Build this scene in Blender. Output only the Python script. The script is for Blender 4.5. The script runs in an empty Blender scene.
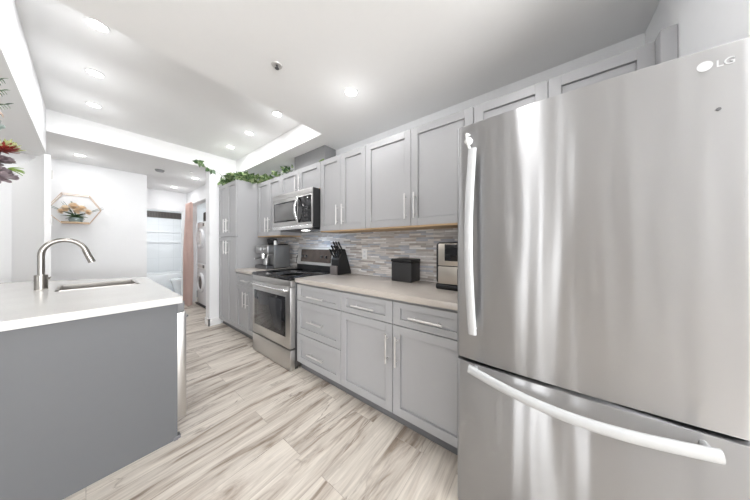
import bpy, bmesh, math, random
from mathutils import Vector, Matrix, Euler
random.seed(7)
sc = bpy.context.scene
COL = sc.collection
PI = math.pi

# ------------------------------------------------------------------ camera
cam_d = bpy.data.cameras.new('camera')
cam_d.sensor_fit = 'HORIZONTAL'; cam_d.sensor_width = 36.0
cam_d.lens = 221.0 / 750.0 * 36.0
cam_d.shift_y = -4.4 / 750.0
cam_d.clip_start = 0.01
cam = bpy.data.objects.new('camera', cam_d); COL.objects.link(cam)
cam.location = (0, 0, 1.237)
cam.rotation_euler = (PI / 2, 0, -math.radians(52.6))
sc.camera = cam

# ------------------------------------------------------------------ world, exposure
w = bpy.data.worlds.new('world'); sc.world = w; w.use_nodes = True
w.node_tree.nodes['Background'].inputs[0].default_value = (1.0, 1.0, 1.0, 1)
w.node_tree.nodes['Background'].inputs[1].default_value = 4.0
sc.view_settings.view_transform = 'Standard'
sc.view_settings.look = 'None'
sc.view_settings.gamma = 1.0
sc.view_settings.use_curve_mapping = False
sc.view_settings.exposure = 0.18

def area(name, loc, rot, sx, sy, power, color=(1, 1, 1)):
    l = bpy.data.lights.new(name, 'AREA'); l.shape = 'RECTANGLE'; l.size = sx; l.size_y = sy
    l.energy = power; l.color = color
    o = bpy.data.objects.new(name, l); o.location = loc; o.rotation_euler = rot; COL.objects.link(o)
    return o
# area lamps added at unseen, added windows (behind and left of the camera)
area('added_window_fill', (-4.36, 0.20, 1.25), (0, -PI / 2, 0), 1.9, 0.22, 24, (0.96, 0.985, 1.0))
area('added_ceiling_fill', (-0.6, -4.30, 1.10), (PI / 2 + 1.1, 0, 0), 3.0, 1.5, 290, (0.955, 0.98, 1.0))  # added fill, tilted up to brighten the ceiling
LAMP_W = 2.4; GLOW_W = 0.5

# ------------------------------------------------------------------ materials
def mat(name, col, rough=0.5, metal=0.0, **kw):
    m = bpy.data.materials.new(name); m.use_nodes = True
    b = m.node_tree.nodes['Principled BSDF']
    b.inputs['Base Color'].default_value = (*col, 1)
    b.inputs['Roughness'].default_value = rough
    b.inputs['Metallic'].default_value = metal
    for k, v in kw.items():
        b.inputs[k.replace('_', ' ')].default_value = v
    return m
def nodes(m):
    return m.node_tree.nodes, m.node_tree.links, m.node_tree.nodes['Principled BSDF']
def add_noise(m, scale=8.0, amt=0.06, bump=0.0, stretch=(1, 1, 1)):
    N, L, b = nodes(m)
    tc = N.new('ShaderNodeTexCoord'); mp = N.new('ShaderNodeMapping'); mp.inputs['Scale'].default_value = stretch
    nz = N.new('ShaderNodeTexNoise'); nz.inputs['Scale'].default_value = scale; nz.inputs['Detail'].default_value = 4
    L.new(tc.outputs['Object'], mp.inputs[0]); L.new(mp.outputs[0], nz.inputs['Vector'])
    c = b.inputs['Base Color'].default_value[:]
    mx = N.new('ShaderNodeMix'); mx.data_type = 'RGBA'
    mx.inputs[6].default_value = [max(0, v * (1 - amt)) for v in c[:3]] + [1]
    mx.inputs[7].default_value = [min(1, v * (1 + amt)) for v in c[:3]] + [1]
    L.new(nz.outputs['Fac'], mx.inputs[0]); L.new(mx.outputs[2], b.inputs['Base Color'])
    if bump:
        bp = N.new('ShaderNodeBump'); bp.inputs['Strength'].default_value = bump; bp.inputs['Distance'].default_value = 0.01
        L.new(nz.outputs['Fac'], bp.inputs['Height']); L.new(bp.outputs[0], b.inputs['Normal'])
    return m

M = {}
M['wall'] = add_noise(mat('wall_paint', (0.885, 0.89, 0.90), 0.6), 30, 0.01, 0.02)
M['ceil'] = add_noise(mat('ceiling_paint', (0.88, 0.88, 0.88), 0.85), 30, 0.01, 0.02)
M['livwall'] = add_noise(mat('living_room_grey_paint', (0.42, 0.43, 0.44), 0.6), 30, 0.01)
M['trim'] = mat('trim_paint', (0.88, 0.88, 0.88), 0.35)
M['cab'] = add_noise(mat('grey_cabinet_paint', (0.43, 0.43, 0.44), 0.38), 20, 0.015)
M['cabshaded'] = add_noise(mat('grey_cabinet_paint_shaded', (0.132, 0.136, 0.143), 0.55), 20, 0.02)  # cabinet grey coloured darker, stands in for shade on the peninsula end panel
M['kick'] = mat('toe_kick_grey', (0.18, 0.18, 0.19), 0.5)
M['gap'] = mat('dark_gap', (0.02, 0.02, 0.02), 0.8)
M['handle'] = mat('satin_nickel', (0.74, 0.73, 0.72), 0.36, 0.85)
M['nickel'] = add_noise(mat('brushed_nickel', (0.36, 0.34, 0.315), 0.32, 1.0), 60, 0.05, 0, (1, 1, 8))
M['white'] = mat('white_enamel', (0.85, 0.86, 0.88), 0.25)
M['whitepl'] = mat('white_plastic', (0.88, 0.88, 0.87), 0.35)
M['black'] = mat('black_plastic', (0.010, 0.010, 0.011), 0.42)
M['blackmatte'] = add_noise(mat('black_matte_metal', (0.028, 0.028, 0.03), 0.45), 60, 0.1)
M['glassblk'] = mat('black_glass', (0.012, 0.012, 0.014), 0.06)
M['darksteel'] = mat('dark_steel', (0.16, 0.16, 0.165), 0.35, 0.9)
M['woodraw'] = add_noise(mat('raw_wood', (0.52, 0.36, 0.21), 0.6), 14, 0.25, 0, (1, 0.1, 1))
M['gold'] = mat('rose_gold_wire', (0.72, 0.55, 0.42), 0.4, 0.6)
M['pink'] = add_noise(mat('pink_cloth', (0.95, 0.76, 0.70), 0.85), 12, 0.06)
M['grey_metal'] = mat('galvanised_duct_grey', (0.23, 0.23, 0.235), 0.5, 0.0)
M['red'] = mat('red_glow_label', (0.5, 0.02, 0.02), 0.4)
M['porcelain'] = mat('porcelain', (0.85, 0.87, 0.88), 0.12)
M['darkbag'] = add_noise(mat('dark_fabric', (0.05, 0.045, 0.04), 0.9), 20, 0.3)
M['interior'] = mat('dim_closet', (0.45, 0.42, 0.38), 0.8)  # dimness of the closet put into its back wall colour
M['tan'] = mat('champagne_metal', (0.62, 0.57, 0.51), 0.28, 1.0)
M['logo'] = mat('logo_grey', (0.62, 0.63, 0.64), 0.5)
M['brown'] = add_noise(mat('added_door_wood', (0.10, 0.07, 0.05), 0.45), 8, 0.25, 0, (6, 6, 0.5))

def glassmat():
    m = mat('tinted_glass', (0.02, 0.02, 0.022), 0.05); return m
M['ovenglass'] = mat('oven_glass', (0.035, 0.037, 0.042), 0.06)
M['mwglass'] = mat('microwave_glass', (0.15, 0.15, 0.15), 0.2)
M['paleglass'] = mat('pale_green_glass', (0.55, 0.68, 0.66), 0.08, 0.0, Transmission_Weight=0.6)

def emis(name, col, s):
    m = bpy.data.materials.new(name); m.use_nodes = True
    N, L, b = nodes(m)
    b.inputs['Base Color'].default_value = (*col, 1)
    b.inputs['Emission Color'].default_value = (*col, 1); b.inputs['Emission Strength'].default_value = s
    return m
M['lamp'] = emis('lamp_diffuser', (1, 0.99, 0.97), 9.0)

# stainless with brushed grain running level
def steel(name, base, rough, aniso, wav=0.0, wscale=5.0):
    m = mat(name, base, rough, 1.0); N, L, b = nodes(m)
    b.inputs['Anisotropic'].default_value = aniso; b.inputs['Anisotropic Rotation'].default_value = 0.25
    tg = N.new('ShaderNodeTangent'); tg.direction_type = 'RADIAL'; tg.axis = 'Z'
    L.new(tg.outputs[0], b.inputs['Tangent'])
    tc = N.new('ShaderNodeTexCoord')
    mp = N.new('ShaderNodeMapping'); mp.inputs['Scale'].default_value = (1, 1, 120)
    nz = N.new('ShaderNodeTexNoise'); nz.inputs['Scale'].default_value = 6; nz.inputs['Detail'].default_value = 3
    L.new(tc.outputs['Object'], mp.inputs[0]); L.new(mp.outputs[0], nz.inputs['Vector'])
    rr = N.new('ShaderNodeMapRange'); rr.inputs[3].default_value = rough * 0.96; rr.inputs[4].default_value = rough * 1.04
    L.new(nz.outputs['Fac'], rr.inputs[0]); L.new(rr.outputs[0], b.inputs['Roughness'])
    if wav:
        mp2 = N.new('ShaderNodeMapping'); mp2.inputs['Scale'].default_value = (1, 1, 0.10)
        nz2 = N.new('ShaderNodeTexNoise'); nz2.inputs['Scale'].default_value = wscale; nz2.inputs['Detail'].default_value = 1
        L.new(tc.outputs['Object'], mp2.inputs[0]); L.new(mp2.outputs[0], nz2.inputs['Vector'])
        bp = N.new('ShaderNodeBump'); bp.inputs['Strength'].default_value = 1.0; bp.inputs['Distance'].default_value = wav
        L.new(nz2.outputs['Fac'], bp.inputs['Height']); L.new(bp.outputs[0], b.inputs['Normal'])
    return m
M['fridge'] = steel('fridge_stainless', (0.435, 0.435, 0.442), 0.38, 1.0, 0.006, 11)
M['steel'] = steel('appliance_stainless', (0.62, 0.61, 0.60), 0.28, 0.5)
M['espresso'] = mat('grey_espresso_metal', (0.20, 0.20, 0.20), 0.35, 0.5)
M['espfront'] = mat('espresso_front_steel', (0.33, 0.33, 0.33), 0.3, 0.9)
M['silver'] = mat('silver_trim', (0.66, 0.65, 0.63), 0.35, 0.45)
M['rangeglass'] = add_noise(mat('range_display_glass', (0.075, 0.055, 0.045), 0.25), 14, 0.6)
M['plate'] = mat('brushed_plate', (0.20, 0.18, 0.175), 0.4, 0.3)
M['basin'] = mat('sink_steel', (0.50, 0.48, 0.44), 0.35, 0.5)
M['steelb'] = mat('bright_steel', (0.80, 0.80, 0.80), 0.22, 1.0)
M['fhandle'] = mat('handle_satin', (0.56, 0.57, 0.58), 0.42, 0.3)

def quartz():
    m = mat('quartz_worktop', (0.72, 0.69, 0.645), 0.22); N, L, b = nodes(m)
    tc = N.new('ShaderNodeTexCoord'); nz = N.new('ShaderNodeTexNoise'); nz.inputs['Scale'].default_value = 180; nz.inputs['Detail'].default_value = 3
    nz2 = N.new('ShaderNodeTexNoise'); nz2.inputs['Scale'].default_value = 5
    L.new(tc.outputs['Object'], nz.inputs['Vector']); L.new(tc.outputs['Object'], nz2.inputs['Vector'])
    ad = N.new('ShaderNodeMath'); ad.operation = 'ADD'; L.new(nz.outputs['Fac'], ad.inputs[0]); L.new(nz2.outputs['Fac'], ad.inputs[1])
    cr = N.new('ShaderNodeValToRGB'); cr.color_ramp.elements[0].position = 0.35; cr.color_ramp.elements[1].position = 0.65
    cr.color_ramp.elements[0].color = (0.55, 0.50, 0.455, 1); cr.color_ramp.elements[1].color = (0.61, 0.56, 0.51, 1)
    dv = N.new('ShaderNodeMath'); dv.operation = 'MULTIPLY'; dv.inputs[1].default_value = 0.5
    L.new(ad.outputs[0], dv.inputs[0]); L.new(dv.outputs[0], cr.inputs[0]); L.new(cr.outputs[0], b.inputs['Base Color'])
    return m
M['quartz'] = quartz()

def floor_mat():
    m = mat('whitewashed_oak_planks', (0.6, 0.55, 0.5), 0.42); N, L, b = nodes(m)
    tc = N.new('ShaderNodeTexCoord')
    br = N.new('ShaderNodeTexBrick'); br.offset = 0.37; br.offset_frequency = 2
    br.inputs['Color1'].default_value = (0, 0, 0, 1); br.inputs['Color2'].default_value = (1, 1, 1, 1); br.inputs['Mortar'].default_value = (0.5, 0.5, 0.5, 1)
    br.inputs['Scale'].default_value = 1.0; br.inputs['Mortar Size'].default_value = 0.0016
    br.inputs['Brick Width'].default_value = 1.22; br.inputs['Row Height'].default_value = 0.19
    L.new(tc.outputs['Object'], br.inputs['Vector'])
    # per plank offset of the grain
    ml = N.new('ShaderNodeVectorMath'); ml.operation = 'MULTIPLY'; ml.inputs[1].default_value = (23, 11, 7)
    L.new(br.outputs['Color'], ml.inputs[0])
    ad = N.new('ShaderNodeVectorMath'); ad.operation = 'ADD'
    mp = N.new('ShaderNodeMapping'); mp.inputs['Scale'].default_value = (1.0, 6.5, 1)
    L.new(tc.outputs['Object'], mp.inputs[0]); L.new(mp.outputs[0], ad.inputs[0]); L.new(ml.outputs[0], ad.inputs[1])
    nz = N.new('ShaderNodeTexNoise'); nz.inputs['Scale'].default_value = 1.1; nz.inputs['Detail'].default_value = 7; nz.inputs['Roughness'].default_value = 0.62; nz.inputs['Distortion'].default_value = 1.3
    L.new(ad.outputs[0], nz.inputs['Vector'])
    cr = N.new('ShaderNodeValToRGB'); e = cr.color_ramp.elements
    e[0].position = 0.295; e[0].color = (0.16, 0.115, 0.085, 1)
    e[1].position = 0.62; e[1].color = (0.735, 0.675, 0.60, 1)
    a = e.new(0.37); a.color = (0.34, 0.275, 0.22, 1)
    a = e.new(0.435); a.color = (0.545, 0.48, 0.415, 1)
    a = e.new(0.50); a.color = (0.65, 0.59, 0.52, 1)
    L.new(nz.outputs['Fac'], cr.inputs[0])
    # fine grain
    mp3 = N.new('ShaderNodeMapping'); mp3.inputs['Scale'].default_value = (3, 60, 1)
    ad3 = N.new('ShaderNodeVectorMath'); ad3.operation = 'ADD'
    L.new(tc.outputs['Object'], mp3.inputs[0]); L.new(mp3.outputs[0], ad3.inputs[0]); L.new(ml.outputs[0], ad3.inputs[1])
    n3 = N.new('ShaderNodeTexNoise'); n3.inputs['Scale'].default_value = 1.6; n3.inputs['Detail'].default_value = 5
    L.new(ad3.outputs[0], n3.inputs['Vector'])
    mr = N.new('ShaderNodeMapRange'); mr.inputs[1].default_value = 0.3; mr.inputs[2].default_value = 0.7; mr.inputs[3].default_value = 0.84; mr.inputs[4].default_value = 1.08
    L.new(n3.outputs['Fac'], mr.inputs[0])
    # thin dark veins
    mp4 = N.new('ShaderNodeMapping'); mp4.inputs['Scale'].default_value = (0.9, 5.0, 1)
    ad4 = N.new('ShaderNodeVectorMath'); ad4.operation = 'ADD'
    L.new(tc.outputs['Object'], mp4.inputs[0]); L.new(mp4.outputs[0], ad4.inputs[0]); L.new(ml.outputs[0], ad4.inputs[1])
    n4 = N.new('ShaderNodeTexNoise'); n4.inputs['Scale'].default_value = 1.5; n4.inputs['Detail'].default_value = 5; n4.inputs['Distortion'].default_value = 1.6
    L.new(ad4.outputs[0], n4.inputs['Vector'])
    sb = N.new('ShaderNodeMath'); sb.operation = 'SUBTRACT'; sb.inputs[1].default_value = 0.5; L.new(n4.outputs['Fac'], sb.inputs[0])
    ab = N.new('ShaderNodeMath'); ab.operation = 'ABSOLUTE'; L.new(sb.outputs[0], ab.inputs[0])
    vr = N.new('ShaderNodeMapRange'); vr.inputs[1].default_value = 0.0; vr.inputs[2].default_value = 0.022; vr.inputs[3].default_value = 1.0; vr.inputs[4].default_value = 0.0
    L.new(ab.outputs[0], vr.inputs[0])
    n5 = N.new('ShaderNodeTexNoise'); n5.inputs['Scale'].default_value = 2.2; n5.inputs['Detail'].default_value = 2
    ad5 = N.new('ShaderNodeVectorMath'); ad5.operation = 'ADD'; L.new(tc.outputs['Object'], ad5.inputs[0]); L.new(ml.outputs[0], ad5.inputs[1]); L.new(ad5.outputs[0], n5.inputs['Vector'])
    v5 = N.new('ShaderNodeMapRange'); v5.inputs[1].default_value = 0.46; v5.inputs[2].default_value = 0.62; v5.inputs[3].default_value = 0.0; v5.inputs[4].default_value = 0.75
    L.new(n5.outputs['Fac'], v5.inputs[0])
    vn = N.new('ShaderNodeMath'); vn.operation = 'MULTIPLY'; L.new(vr.outputs[0], vn.inputs[0]); L.new(v5.outputs[0], vn.inputs[1])
    vx = N.new('ShaderNodeMix'); vx.data_type = 'RGBA'; vx.inputs[7].default_value = (0.20, 0.15, 0.115, 1)
    L.new(cr.outputs[0], vx.inputs[6]); L.new(vn.outputs[0], vx.inputs[0])
    # plank tone
    pr = N.new('ShaderNodeMapRange'); pr.inputs[3].default_value = 0.94; pr.inputs[4].default_value = 1.06
    L.new(br.outputs['Color'], pr.inputs[0])
    mm = N.new('ShaderNodeMath'); mm.operation = 'MULTIPLY'; L.new(mr.outputs[0], mm.inputs[0]); L.new(pr.outputs[0], mm.inputs[1])
    vm = N.new('ShaderNodeVectorMath'); vm.operation = 'SCALE'; L.new(vx.outputs[2], vm.inputs[0]); L.new(mm.outputs[0], vm.inputs['Scale'])
    mx = N.new('ShaderNodeMix'); mx.data_type = 'RGBA'; mx.inputs[7].default_value = (0.22, 0.18, 0.15, 1)
    L.new(vm.outputs[0], mx.inputs[6])
    fm = N.new('ShaderNodeMath'); fm.operation = 'MULTIPLY'; fm.inputs[1].default_value = 0.35; L.new(br.outputs['Fac'], fm.inputs[0])
    L.new(fm.outputs[0], mx.inputs[0])
    L.new(mx.outputs[2], b.inputs['Base Color'])
    bp = N.new('ShaderNodeBump'); bp.inputs['Strength'].default_value = 0.15; bp.inputs['Distance'].default_value = 0.003
    L.new(n3.outputs['Fac'], bp.inputs['Height']); L.new(bp.outputs[0], b.inputs['Normal'])
    return m
M['floor'] = floor_mat()

def mosaic():
    m = mat('strip_mosaic_tile', (0.5, 0.5, 0.5), 0.22); N, L, b = nodes(m)
    tc = N.new('ShaderNodeTexCoord'); sp = N.new('ShaderNodeSeparateXYZ'); cb = N.new('ShaderNodeCombineXYZ')
    L.new(tc.outputs['Object'], sp.inputs[0]); L.new(sp.outputs['Y'], cb.inputs['X']); L.new(sp.outputs['Z'], cb.inputs['Y'])
    br = N.new('ShaderNodeTexBrick'); br.offset = 0.43; br.offset_frequency = 2; br.squash = 0.7; br.squash_frequency = 3
    br.inputs['Color1'].default_value = (0, 0, 0, 1); br.inputs['Color2'].default_value = (1, 1, 1, 1)
    br.inputs['Scale'].default_value = 1.0; br.inputs['Mortar Size'].default_value = 0.0012
    br.inputs['Brick Width'].default_value = 0.17; br.inputs['Row Height'].default_value = 0.0185
    L.new(cb.outputs[0], br.inputs['Vector'])
    cr = N.new('ShaderNodeValToRGB'); cr.color_ramp.interpolation = 'CONSTANT'; e = cr.color_ramp.elements
    cols = [(0.0, (0.42, 0.385, 0.36)), (0.12, (0.66, 0.63, 0.61)), (0.30, (0.50, 0.52, 0.57)), (0.42, (0.74, 0.71, 0.69)),
            (0.58, (0.47, 0.42, 0.39)), (0.67, (0.58, 0.56, 0.55)), (0.80, (0.80, 0.79, 0.79)), (0.90, (0.43, 0.45, 0.50))]
    e[0].position = 0; e[0].color = (*cols[0][1], 1); e[1].position = cols[1][0]; e[1].color = (*cols[1][1], 1)
    for p, c in cols[2:]:
        a = e.new(p); a.color = (*c, 1)
    L.new(br.outputs['Color'], cr.inputs[0])
    # marbling inside each strip
    mp = N.new('ShaderNodeMapping'); mp.inputs['Scale'].default_value = (1, 6, 60)
    nz = N.new('ShaderNodeTexNoise'); nz.inputs['Scale'].default_value = 2; nz.inputs['Detail'].default_value = 4
    L.new(tc.outputs['Object'], mp.inputs[0]); L.new(mp.outputs[0], nz.inputs['Vector'])
    mr = N.new('ShaderNodeMapRange'); mr.inputs[1].default_value = 0.3; mr.inputs[2].default_value = 0.7; mr.inputs[3].default_value = 0.88; mr.inputs[4].default_value = 1.28
    L.new(nz.outputs['Fac'], mr.inputs[0])
    vm = N.new('ShaderNodeVectorMath'); vm.operation = 'SCALE'; L.new(cr.outputs[0], vm.inputs[0]); L.new(mr.outputs[0], vm.inputs['Scale'])
    mx = N.new('ShaderNodeMix'); mx.data_type = 'RGBA'; mx.inputs[7].default_value = (0.55, 0.52, 0.50, 1)
    L.new(vm.outputs[0], mx.inputs[6]); L.new(br.outputs['Fac'], mx.inputs[0]); L.new(mx.outputs[2], b.inputs['Base Color'])
    bp = N.new('ShaderNodeBump'); bp.inputs['Strength'].default_value = 0.4; bp.inputs['Distance'].default_value = 0.004; bp.invert = True
    L.new(br.outputs['Fac'], bp.inputs['Height']); L.new(bp.outputs[0], b.inputs['Normal'])
    return m
M['mosaic'] = mosaic()

def tile(name, c, g, wd, ht, plane='XZ', rough=0.2):
    m = mat(name, c, rough); N, L, b = nodes(m)
    tc = N.new('ShaderNodeTexCoord'); sp = N.new('ShaderNodeSeparateXYZ'); cb = N.new('ShaderNodeCombineXYZ')
    L.new(tc.outputs['Object'], sp.inputs[0]); L.new(sp.outputs[plane[0]], cb.inputs['X']); L.new(sp.outputs[plane[1]], cb.inputs['Y'])
    br = N.new('ShaderNodeTexBrick'); br.offset = 0.0
    br.inputs['Color1'].default_value = (*c, 1); br.inputs['Color2'].default_value = (c[0] * .96, c[1] * .97, c[2] * .98, 1)
    br.inputs['Mortar'].default_value = (*g, 1); br.inputs['Scale'].default_value = 1; br.inputs['Mortar Size'].default_value = 0.004
    br.inputs['Brick Width'].default_value = wd; br.inputs['Row Height'].default_value = ht
    L.new(cb.outputs[0], br.inputs['Vector']); L.new(br.outputs['Color'], b.inputs['Base Color'])
    return m
M['bathtile'] = tile('bath_wall_tile', (0.80, 0.82, 0.835), (0.70, 0.725, 0.74), 0.30, 0.45)
M['darktile'] = tile('dark_mosaic_border', (0.05, 0.045, 0.042), (0.16, 0.14, 0.13), 0.03, 0.03)
M['bathfloor'] = tile('bath_floor_tile', (0.40, 0.44, 0.47), (0.33, 0.36, 0.38), 0.30, 0.30, 'XY')

def leafmat(name, c, c2, rough=0.5):
    m = mat(name, c, rough); N, L, b = nodes(m)
    tc = N.new('ShaderNodeTexCoord'); nz = N.new('ShaderNodeTexNoise'); nz.inputs['Scale'].default_value = 28
    L.new(tc.outputs['Object'], nz.inputs['Vector'])
    cr = N.new('ShaderNodeValToRGB'); cr.color_ramp.elements[0].position = 0.42; cr.color_ramp.elements[1].position = 0.58
    cr.color_ramp.elements[0].color = (*c, 1); cr.color_ramp.elements[1].color = (*c2, 1)
    L.new(nz.outputs['Fac'], cr.inputs[0]); L.new(cr.outputs[0], b.inputs['Base Color']); return m
M['ivy'] = leafmat('ivy_leaf', (0.09, 0.19, 0.045), (0.46, 0.55, 0.30))
M['ivydark'] = leafmat('ivy_leaf_dark', (0.035, 0.085, 0.03), (0.13, 0.21, 0.08))
M['fern'] = leafmat('needle_leaf', (0.05, 0.10, 0.06), (0.13, 0.20, 0.12))
M['lime'] = leafmat('lime_leaf', (0.30, 0.45, 0.08), (0.20, 0.33, 0.06))
M['peach'] = leafmat('peach_petal', (0.90, 0.68, 0.45), (0.95, 0.83, 0.66))
M['crimson'] = leafmat('crimson_petal', (0.16, 0.012, 0.012), (0.25, 0.03, 0.02))
M['limepetal'] = leafmat('lime_petal', (0.42, 0.47, 0.17), (0.52, 0.54, 0.28))
M['mauve'] = leafmat('mauve_petal', (0.24, 0.18, 0.20), (0.38, 0.32, 0.34))
M['bluegreen'] = leafmat('pale_blue_petal', (0.50, 0.62, 0.60), (0.62, 0.72, 0.70))
M['stem'] = mat('stem_green', (0.12, 0.16, 0.06), 0.6)

# ------------------------------------------------------------------ mesh builder (world coordinates)
class MB:
    def __init__(s): s.bm = bmesh.new()
    def _join(s, t):
        me = bpy.data.meshes.new('t'); t.to_mesh(me); t.free(); s.bm.from_mesh(me); bpy.data.meshes.remove(me); return s
    def box(s, x0, x1, y0, y1, z0, z1, bev=0.0, seg=2):
        t = bmesh.new(); bmesh.ops.create_cube(t, size=1)
        for v in t.verts:
            v.co = Vector((x0 + (v.co.x + .5) * (x1 - x0), y0 + (v.co.y + .5) * (y1 - y0), z0 + (v.co.z + .5) * (z1 - z0)))
        if bev: bmesh.ops.bevel(t, geom=t.edges[:], offset=bev, segments=seg, affect='EDGES', profile=0.5)
        return s._join(t)
    def prism(s, poly, axis, a, b, bev=0.0):
        """poly: list of 2D points in the plane normal to axis, extruded from a to b"""
        t = bmesh.new()
        def P(p, q):
            return {'x': (q, p[0], p[1]), 'y': (p[0], q, p[1]), 'z': (p[0], p[1], q)}[axis]
        lo = [t.verts.new(P(p, a)) for p in poly]; hi = [t.verts.new(P(p, b)) for p in poly]
        n = len(poly)
        t.faces.new(lo[::-1]); t.faces.new(hi)
        for i in range(n): t.faces.new((lo[i], lo[(i + 1) % n], hi[(i + 1) % n], hi[i]))
        bmesh.ops.recalc_face_normals(t, faces=t.faces[:])
        if bev: bmesh.ops.bevel(t, geom=t.edges[:], offset=bev, segments=2, affect='EDGES', profile=0.5)
        return s._join(t)
    def cyl(s, p0, p1, r, seg=16, r2=None):
        p0 = Vector(p0); p1 = Vector(p1); d = p1 - p0
        t = bmesh.new(); bmesh.ops.create_cone(t, cap_ends=True, segments=seg, radius1=r, radius2=r if r2 is None else r2, depth=d.length)
        mt = Matrix.Translation((p0 + p1) / 2) @ d.to_track_quat('Z', 'Y').to_matrix().to_4x4()
        bmesh.ops.transform(t, matrix=mt, verts=t.verts); return s._join(t)
    def tube(s, pts, r, seg=10, flat=None):
        """swept tube; r a number or list; flat=(a,b,ref) makes an elliptical section with ref as the first axis"""
        pts = [Vector(p) for p in pts]; n = len(pts); t = bmesh.new(); rings = []
        up = Vector((0, 0, 1)); prev = None
        for i, p in enumerate(pts):
            d = (pts[min(i + 1, n - 1)] - pts[max(i - 1, 0)]).normalized()
            if flat: ref = Vector(flat[2])
            else: ref = prev if prev else (up if abs(d.z) < 0.9 else Vector((1, 0, 0)))
            u = (ref - d * ref.dot(d)).normalized(); v = d.cross(u); prev = u
            rr = r[i] if isinstance(r, (list, tuple)) else r
            a, b = (flat[0], flat[1]) if flat else (1, 1)
            rings.append([t.verts.new(p + u * math.cos(2 * PI * k / seg) * rr * a + v * math.sin(2 * PI * k / seg) * rr * b) for k in range(seg)])
        for i in range(n - 1):
            for k in range(seg):
                t.faces.new((rings[i][k], rings[i][(k + 1) % seg], rings[i + 1][(k + 1) % seg], rings[i + 1][k]))
        t.faces.new(rings[0][::-1]); t.faces.new(rings[-1])
        bmesh.ops.recalc_face_normals(t, faces=t.faces[:]); return s._join(t)
    def lathe(s, prof, c, seg=32, axis='z'):
        t = bmesh.new(); rings = []
        for (r, h) in prof:
            ring = []
            for k in range(seg):
                a = 2 * PI * k / seg; u, v = r * math.cos(a), r * math.sin(a)
                co = {'z': (c[0] + u, c[1] + v, c[2] + h), 'x': (c[0] + h, c[1] + u, c[2] + v), 'y': (c[0] + u, c[1] + h, c[2] + v)}[axis]
                ring.append(t.verts.new(co))
            rings.append(ring)
        for i in range(len(prof) - 1):
            for k in range(seg): t.faces.new((rings[i][k], rings[i][(k + 1) % seg], rings[i + 1][(k + 1) % seg], rings[i + 1][k]))
        if prof[0][0] > 1e-5: t.faces.new(rings[0][::-1])
        if prof[-1][0] > 1e-5: t.faces.new(rings[-1])
        bmesh.ops.remove_doubles(t, verts=t.verts, dist=1e-6)
        bmesh.ops.recalc_face_normals(t, faces=t.faces[:]); return s._join(t)
    def ball(s, c, r, sc_=(1, 1, 1), sub=2):
        t = bmesh.new(); bmesh.ops.create_icosphere(t, subdivisions=sub, radius=r)
        for v in t.verts: v.co = Vector((c[0] + v.co.x * sc_[0], c[1] + v.co.y * sc_[1], c[2] + v.co.z * sc_[2]))
        return s._join(t)
    def leaf(s, base, direction, length, width, fold=0.25, curl=0.2, roll=0.0, shape='leaf'):
        """a thin two sided leaf or petal with its own thickness"""
        d = Vector(direction).normalized(); base = Vector(base)
        side = d.cross(Vector((0, 0, 1)))
        if side.length < 1e-3: side = Vector((1, 0, 0))
        side.normalize(); nrm = side.cross(d).normalized()
        q = Matrix.Rotation(roll, 3, d); side = q @ side; nrm = q @ nrm
        prof = {'leaf': [(0, .05), (.18, .75), (.45, 1), (.75, .62), (1, .03)],
                'ivy': [(0, .25), (.12, .95), (.30, .80), (.42, 1.0), (.60, .55), (1, .03)],
                'petal': [(0, .2), (.3, .7), (.65, 1), (.88, .8), (1, .35)],
                'blade': [(0, .6), (.3, 1), (.7, .8), (1, .05)]}[shape]
        t = bmesh.new(); rows = []; th = 0.0008
        for (u, wv) in prof:
            c = base + d * (u * length) - nrm * (curl * length * u * u)
            h = wv * width / 2
            rows.append([c - side * h + nrm * fold * h, c, c + side * h + nrm * fold * h])
        vt = [[t.verts.new(p + nrm * th) for p in r] for r in rows]; vb = [[t.verts.new(p - nrm * th) for p in r] for r in rows]
        for i in range(len(rows) - 1):
            for j in range(2):
                t.faces.new((vt[i][j], vt[i][j + 1], vt[i + 1][j + 1], vt[i + 1][j]))
                t.faces.new((vb[i][j + 1], vb[i][j], vb[i + 1][j], vb[i + 1][j + 1]))
            t.faces.new((vt[i][0], vt[i + 1][0], vb[i + 1][0], vb[i][0])); t.faces.new((vt[i + 1][2], vt[i][2], vb[i][2], vb[i + 1][2]))
        return s._join(t)
    def rot(s, c, axis, ang, since=0):
        s.bm.verts.ensure_lookup_table()
        bmesh.ops.rotate(s.bm, cent=Vector(c), matrix=Matrix.Rotation(ang, 3, axis), verts=s.bm.verts[:]); return s

def finish(name, mb, m, parent=None, org=(0, 0, 0), smooth=True):
    me = bpy.data.meshes.new(name)
    bmesh.ops.translate(mb.bm, vec=-Vector(org), verts=mb.bm.verts)
    mb.bm.to_mesh(me); mb.bm.free()
    me.materials.append(M[m] if isinstance(m, str) else m)
    if smooth:
        me.polygons.foreach_set('use_smooth', [True] * len(me.polygons))
        me.set_sharp_from_angle(angle=math.radians(34))
    o = bpy.data.objects.new(name, me); COL.objects.link(o)
    if parent: o.parent = parent
    return o

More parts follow.
